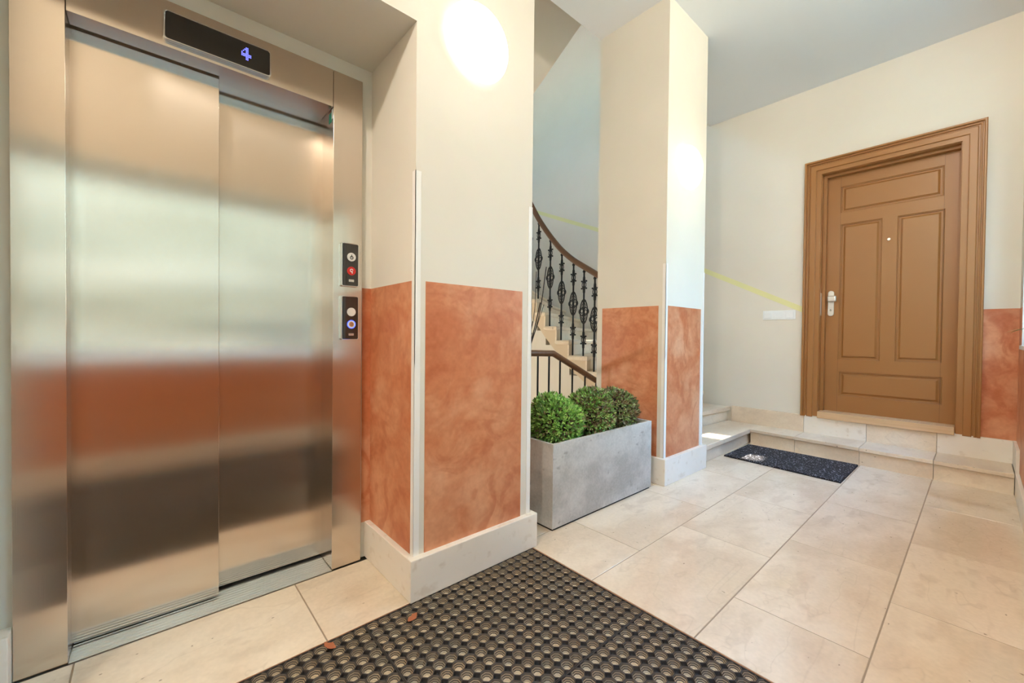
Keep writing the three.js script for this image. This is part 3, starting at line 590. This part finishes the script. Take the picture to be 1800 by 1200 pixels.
// ---------------------------------------------------------------- rubber mats
{
  const P = 0.0456, NX = 19, NZ = 14, H = 0.0195;
  const pos = [], col = [];
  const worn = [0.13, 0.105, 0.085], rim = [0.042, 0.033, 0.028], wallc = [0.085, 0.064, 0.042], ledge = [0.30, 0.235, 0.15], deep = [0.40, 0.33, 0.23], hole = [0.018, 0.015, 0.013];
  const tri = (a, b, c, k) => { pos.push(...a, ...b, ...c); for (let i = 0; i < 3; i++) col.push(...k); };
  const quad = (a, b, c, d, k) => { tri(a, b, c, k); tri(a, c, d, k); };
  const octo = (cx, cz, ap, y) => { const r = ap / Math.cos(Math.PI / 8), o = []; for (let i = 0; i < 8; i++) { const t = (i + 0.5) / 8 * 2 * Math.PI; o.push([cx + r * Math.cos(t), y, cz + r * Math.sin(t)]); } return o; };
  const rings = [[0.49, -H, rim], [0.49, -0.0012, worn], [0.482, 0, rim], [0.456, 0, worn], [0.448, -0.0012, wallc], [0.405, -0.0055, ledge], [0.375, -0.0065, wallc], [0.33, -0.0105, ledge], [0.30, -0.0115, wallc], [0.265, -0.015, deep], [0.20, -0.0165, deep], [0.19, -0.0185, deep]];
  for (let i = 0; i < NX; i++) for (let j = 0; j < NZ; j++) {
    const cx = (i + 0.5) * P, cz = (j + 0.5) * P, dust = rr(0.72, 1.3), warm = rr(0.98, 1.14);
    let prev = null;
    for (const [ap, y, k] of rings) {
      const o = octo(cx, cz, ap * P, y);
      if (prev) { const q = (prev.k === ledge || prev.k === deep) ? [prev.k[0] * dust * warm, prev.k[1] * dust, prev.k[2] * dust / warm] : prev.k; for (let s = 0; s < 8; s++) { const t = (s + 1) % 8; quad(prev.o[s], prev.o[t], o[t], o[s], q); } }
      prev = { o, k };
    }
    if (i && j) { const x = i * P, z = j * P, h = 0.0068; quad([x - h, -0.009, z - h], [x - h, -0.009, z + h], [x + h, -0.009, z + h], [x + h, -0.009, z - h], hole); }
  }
  // thin border bars
  const W = NX * P, D = NZ * P;
  for (const [x0, x1, z0, z1] of [[0.0012, 0.004, 0.0012, D - 0.0012], [W - 0.004, W - 0.0012, 0.0012, D - 0.0012], [0.0012, W - 0.0012, 0.0012, 0.004], [0.0012, W - 0.0012, D - 0.004, D - 0.0012]]) {
    const g = new THREE.BoxGeometry(x1 - x0, 0.019, z1 - z0).toNonIndexed(); g.translate((x0 + x1) / 2, -0.0095, (z0 + z1) / 2);
    pos.push(...g.attributes.position.array); for (let i = 0; i < g.attributes.position.count; i++) col.push(...rim);
  }
  const g = new THREE.BufferGeometry();
  g.setAttribute('position', new THREE.Float32BufferAttribute(pos, 3)); g.setAttribute('color', new THREE.Float32BufferAttribute(col, 3)); g.computeVertexNormals(); metric(g);
  // tray under the mats with the dust that falls through
  mesh('mat_well', bx(-1.16, 1.467, -0.021, -0.0195, -1.5, ZR - 0.018), std({ color: 0xc7b394, roughness: 0.9 }), floor);
  const X1 = 1.4645, Zs = -1.497;
  const names = { '0,0': 'black octagon cell rubber mat in the corner where the tiles meet the pillar', '1,1': 'black octagon cell rubber mat meeting three others below the wide window', '2,0': 'black octagon cell rubber mat beyond the elevator by the tile strip', '2,1': 'black octagon cell rubber mat at the end of the hall under the window wall', '1,0': 'black octagon cell rubber mat along the tiles in front of the elevator', '0,1': 'black octagon cell rubber mat along the polished tiles, one away from the pillar' };
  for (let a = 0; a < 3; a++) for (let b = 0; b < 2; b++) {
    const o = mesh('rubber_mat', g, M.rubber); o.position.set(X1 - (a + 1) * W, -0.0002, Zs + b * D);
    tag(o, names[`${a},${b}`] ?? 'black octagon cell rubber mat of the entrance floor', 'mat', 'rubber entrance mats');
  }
  mesh('mat_border', [bx(1.4652, 1.4685, -0.02, 0.0005, -1.5, ZR - 0.018), bx(-1.16, 0.78, -0.02, 0.0005, -1.5, -1.4975)], M.copper, floor);
  // the strip of mat along the window wall
  mesh('mat_infill', bx(-1.16, 1.464, -0.02, -0.001, Zs + 2 * D + 0.002, ZR - 0.02), std({ color: 0x2b2521, roughness: 0.8 }), floor);
}

// ---------------------------------------------------------------- doormat at the step
{
  const d = thing('doormat', 'black speckled doormat lying against the stone step', 'mat');
  const P4 = [[4.545, -1.53], [4.535, -0.672], [3.885, -0.675], [3.945, -1.53]];
  mesh('pile', plan(P4, 0.0, 0.013, 0.002, 1), M.doormat, d);
  mesh('backing', plan(P4.map(([x, z]) => [4.23 + (x - 4.23) * 1.012, -1.1 + (z + 1.1) * 1.006]), 0.0004, 0.004), M.dark, d);
}

// ---------------------------------------------------------------- planter and shrubs
{
  const X0 = 1.667, X1 = 2.695, Zf = -1.543, Zk = -1.905, Hh = 0.484, t = 0.017;
  const p = thing('planter', 'long rectangular grey concrete planter box between the two pillars', 'planter', [(X0 + X1) / 2, 0, (Zf + Zk) / 2]);
  const w = (X1 - X0) / 2, d = (Zf - Zk) / 2;
  const outer = new THREE.Shape([[-w, -d], [w, -d], [w, d], [-w, d]].map(([x, z]) => new THREE.Vector2(x, z)));
  outer.holes.push(new THREE.Path([[-w + t, -d + t], [-w + t, d - t], [w - t, d - t], [w - t, -d + t]].map(([x, z]) => new THREE.Vector2(x, z))));
  const g = new THREE.ExtrudeGeometry(outer, { depth: Hh - 0.012 - 0.004, bevelEnabled: true, bevelThickness: 0.002, bevelSize: 0.002, bevelOffset: -0.002, bevelSegments: 2 });
  g.rotateX(-Math.PI / 2); g.translate(0, 0.014, 0);
  mesh('shell', metric(g), M.concrete, p);
  mesh('foot', bx(-w + 0.008, w - 0.008, 0, 0.014, -d + 0.008, d - 0.008), M.dark, p);
  mesh('soil', bx(-w + t - 0.002, w - t + 0.002, 0.36, 0.425, -d + t - 0.002, d - t + 0.002), M.soil, p);
}
function shrub(x, y, z, R, label, pal) {
  const s = thing('ball_shrub', label, 'shrub', [x, 0.425, z], 'shrubs in the concrete planter');
  const pos = [], col = [], V = THREE.Vector3, q = new THREE.Quaternion(), up = new V(0, 1, 0);
  const [greens, browns, share] = pal, bumps = []; for (let i = 0; i < 26; i++) bumps.push([new V(rr(-1, 1), rr(-1, 1), rr(-1, 1)).normalize(), rr(-0.13, 0.1)]);
  const cyo = y - 0.425;
  for (let i = 0; i < 3000; i++) {
    const n = new V(rr(-1, 1), rr(-1, 1), rr(-1, 1)); const l = n.length(); if (l > 1 || l < 0.05) { i--; continue; } n.divideScalar(l);
    let m = 1; for (const [b, h] of bumps) { const dd = n.dot(b); if (dd > 0.72) m += h * (dd - 0.72) / 0.28; }
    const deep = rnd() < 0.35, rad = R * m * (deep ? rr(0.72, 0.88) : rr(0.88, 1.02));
    const c = n.clone().multiplyScalar(rad); c.y += cyo; if (c.y < 0.004) continue;
    const patch = Math.sin(n.x * 5 + x * 9) * Math.sin(n.y * 6 + 1.3) * Math.sin(n.z * 5 + 0.4);
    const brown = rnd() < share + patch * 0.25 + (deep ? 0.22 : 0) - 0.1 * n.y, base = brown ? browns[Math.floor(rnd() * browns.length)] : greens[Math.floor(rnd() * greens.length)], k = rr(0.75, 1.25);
    const dir = n.clone().add(new V(rr(-0.8, 0.8), rr(-0.3, 0.9), rr(-0.8, 0.8))).normalize(); q.setFromUnitVectors(up, dir);
    const twist = rr(0, 6.28), lv = 3;
    for (let f = 0; f < lv; f++) {
      const L = rr(0.015, 0.028), Wd = L * rr(0.17, 0.27), a = twist + f * 2.1, spread = rr(0.3, 0.8);
      const P = (u, w2, h) => { const v = new V(w2, h, u); v.applyAxisAngle(up, a); v.applyQuaternion(q); return v.add(c); };
      const A = P(0, 0, 0), B = P(L * 0.5 * spread, Wd, L * 0.5), C = P(L * spread, 0, L * 0.95), D = P(L * 0.5 * spread, -Wd, L * 0.5);
      for (const t of [A, B, C, A, C, D]) { pos.push(t.x, t.y, t.z); col.push(base[0] * k, base[1] * k, base[2] * k); }
    }
  }
  const g = new THREE.BufferGeometry(); g.setAttribute('position', new THREE.Float32BufferAttribute(pos, 3)); g.setAttribute('color', new THREE.Float32BufferAttribute(col, 3)); g.computeVertexNormals();
  mesh('foliage', g, M.leafy, s);
  const stems = []; for (let i = 0; i < 40; i++) { const n = new V(rr(-1, 1), rr(-0.2, 1), rr(-1, 1)).normalize(); stems.push(tube([[0, -0.03, 0], [n.x * R * 0.3, cyo * 0.5 + 0.02, n.z * R * 0.3], [n.x * R * 0.8, cyo + n.y * R * 0.8, n.z * R * 0.8]], 0.0025, 6, 4)); }
  stems.push(new THREE.IcosahedronGeometry(R * 0.62, 2).translate(0, cyo, 0));
  mesh('stems', stems.map((t) => { const h = t.index ? t.toNonIndexed() : t; return h; }), M.twig, s);
}
const GREEN = [[0.22, 0.46, 0.08], [0.32, 0.58, 0.13], [0.44, 0.66, 0.18], [0.15, 0.33, 0.07]], OLIVE = [[0.19, 0.30, 0.08], [0.30, 0.42, 0.13], [0.15, 0.22, 0.07], [0.42, 0.50, 0.22]], BROWN = [[0.20, 0.13, 0.06], [0.30, 0.21, 0.11], [0.14, 0.09, 0.05], [0.40, 0.34, 0.20]];
shrub(1.888, 0.56, -1.722, 0.162, 'bright green clipped ball shrub at the elevator end of the planter', [GREEN, BROWN, 0.12]);
shrub(2.225, 0.565, -1.725, 0.165, 'green and brown clipped ball shrub in the middle of the planter', [[...GREEN, ...OLIVE], BROWN, 0.38]);
shrub(2.515, 0.56, -1.735, 0.158, 'dull olive brown clipped ball shrub at the stair end of the planter', [OLIVE, BROWN, 0.5]);

// tall vase with dry twigs behind the first pillar
{
  const v = thing('twig_vase', 'tall dark vase of dry twigs standing behind the pillar beside the elevator', 'vase', [1.72, 0, -2.03]);
  const pr = [[0.06, 0], [0.085, 0.02], [0.1, 0.2], [0.085, 0.42], [0.05, 0.6], [0.06, 0.66], [0.052, 0.66], [0.042, 0.6], [0.07, 0.4], [0.0001, 0.3]].map(([r, y]) => new THREE.Vector2(r, y));
  mesh('vase_body', new THREE.LatheGeometry(pr, 28), M.ceramic, v);
  for (let i = 0; i < 18; i++) {
    const ex = rr(0.1, 0.34), ez = rr(-0.1, 0.1), h = rr(1.0, 1.72), b = rr(-0.05, 0.08);
    mesh('twig', tube([[0, 0.35, 0], [ex * 0.3, 0.75, ez * 0.3], [ex * 0.7 + b, 0.75 + (h - 0.75) * 0.55, ez * 0.7], [ex, h, ez]], rr(0.002, 0.004), 14, 5), M.twig, v);
  }
}

// plant on the sill of the arched window
{
  const p = thing('potted_plant', 'small green potted plant on the sill of the arched window', 'plant', [4.42, W1.y0, 0.3]);
  mesh('pot', new THREE.LatheGeometry([[0.0001, 0], [0.05, 0], [0.065, 0.1], [0.06, 0.1], [0.05, 0.085], [0.0001, 0.085]].map(([r, y]) => new THREE.Vector2(r, y)), 24), M.potWhite, p);
  for (let i = 0; i < 9; i++) {
    const a = i / 9 * 6.28 + 0.35, L = rr(0.13, 0.2), N = 8, pos = [], V = THREE.Vector3, pt = (t, s) => { const w = 0.014 * Math.sin(Math.PI * Math.min(1, t * 0.9 + 0.1)), r = L * t, y = 0.08 + L * (0.75 * t - 0.75 * t * t); return [Math.cos(a) * r - Math.sin(a) * w * s, y, Math.sin(a) * r + Math.cos(a) * w * s]; };
    for (let k = 0; k < N; k++) { const A = pt(k / N, -1), B = pt(k / N, 1), C = pt((k + 1) / N, 1), D = pt((k + 1) / N, -1); pos.push(...A, ...B, ...C, ...A, ...C, ...D); }
    const g = new THREE.BufferGeometry(); g.setAttribute('position', new THREE.Float32BufferAttribute(pos, 3)); g.computeVertexNormals(); metric(g);
    mesh('leaf', g, std({ color: 0x5f9a3c, roughness: 0.5, side: THREE.DoubleSide }), p);
  }
}

// dry leaves on the mat
for (const [x, z, turn, label] of [[0.752, -1.41, 0.4, 'reddish dry leaf on the rubber mat at the foot of the pillar'], [0.468, -1.468, 1.9, 'pale orange dry leaf on the rubber mat edge by the elevator tiles']]) {
  const s = new THREE.Shape(); s.moveTo(-0.03, 0); s.quadraticCurveTo(-0.01, 0.02, 0.005, 0.012); s.quadraticCurveTo(0.012, 0.02, 0.028, 0.002); s.quadraticCurveTo(0.01, -0.008, 0.004, -0.014); s.quadraticCurveTo(-0.014, -0.01, -0.03, 0);
  const g = new THREE.ExtrudeGeometry(s, { depth: 0.0006, bevelEnabled: false, curveSegments: 6 }); const p = g.attributes.position; for (let i = 0; i < p.count; i++) p.setZ(i, p.getZ(i) + 6 * p.getX(i) ** 2 + 14 * p.getY(i) ** 2); g.rotateX(-Math.PI / 2); g.computeVertexNormals();
  const o = mesh('dry_leaf', metric(g), M.deadLeaf); o.position.set(x, 0.001, z); o.rotation.y = turn; tag(o, label, 'leaf', 'dry leaves on the mat');
}

// ---------------------------------------------------------------- outside: lawn and trees beyond the windows
mesh('lawn', [bx(-30, 30, -0.5, -0.45, 0.7, 40), bx(-30, 0.6, -0.5, -0.45, -30, -2.4)], M.lawn).userData = { kind: 'structure', label: 'lawn outside the windows', category: 'lawn' };
for (const [w, h, x, y, z, label] of [[13, 6.8, -3.3, 2.7, 4.9, 'tall green hedge on the lawn opposite the wide window'], [16, 5.2, 10.2, 2.0, 12, 'tall green hedge at the far end of the lawn']]) {
  const g = new THREE.BoxGeometry(w, h, 1.6, Math.round(w * 4), 18, 6).toNonIndexed(), p = g.attributes.position, col = [];
  for (let i = 0; i < p.count; i++) {
    const x = p.getX(i), y = p.getY(i), z = p.getZ(i), f = fbm(x / 15 + z * 0.07, y / 7 + z * 0.11, 30, 16, 4, 201) - 0.5;
    p.setXYZ(i, x + f * 0.4, y + f * 0.6 + 0.25 * Math.sin(x * 1.7), z + f * 0.9);
    const k = 0.7 + 0.6 * fbm(x / 9, y / 5, 40, 40, 3, 207); col.push(0.034 * k, 0.037 * k, 0.017 * k);
  }
  g.setAttribute('color', new THREE.Float32BufferAttribute(col, 3)); g.computeVertexNormals(); g.translate(x, y, z);
  tag(mesh('hedge', g, M.leafy), label, 'hedge');
}

renderer.render(scene, camera);
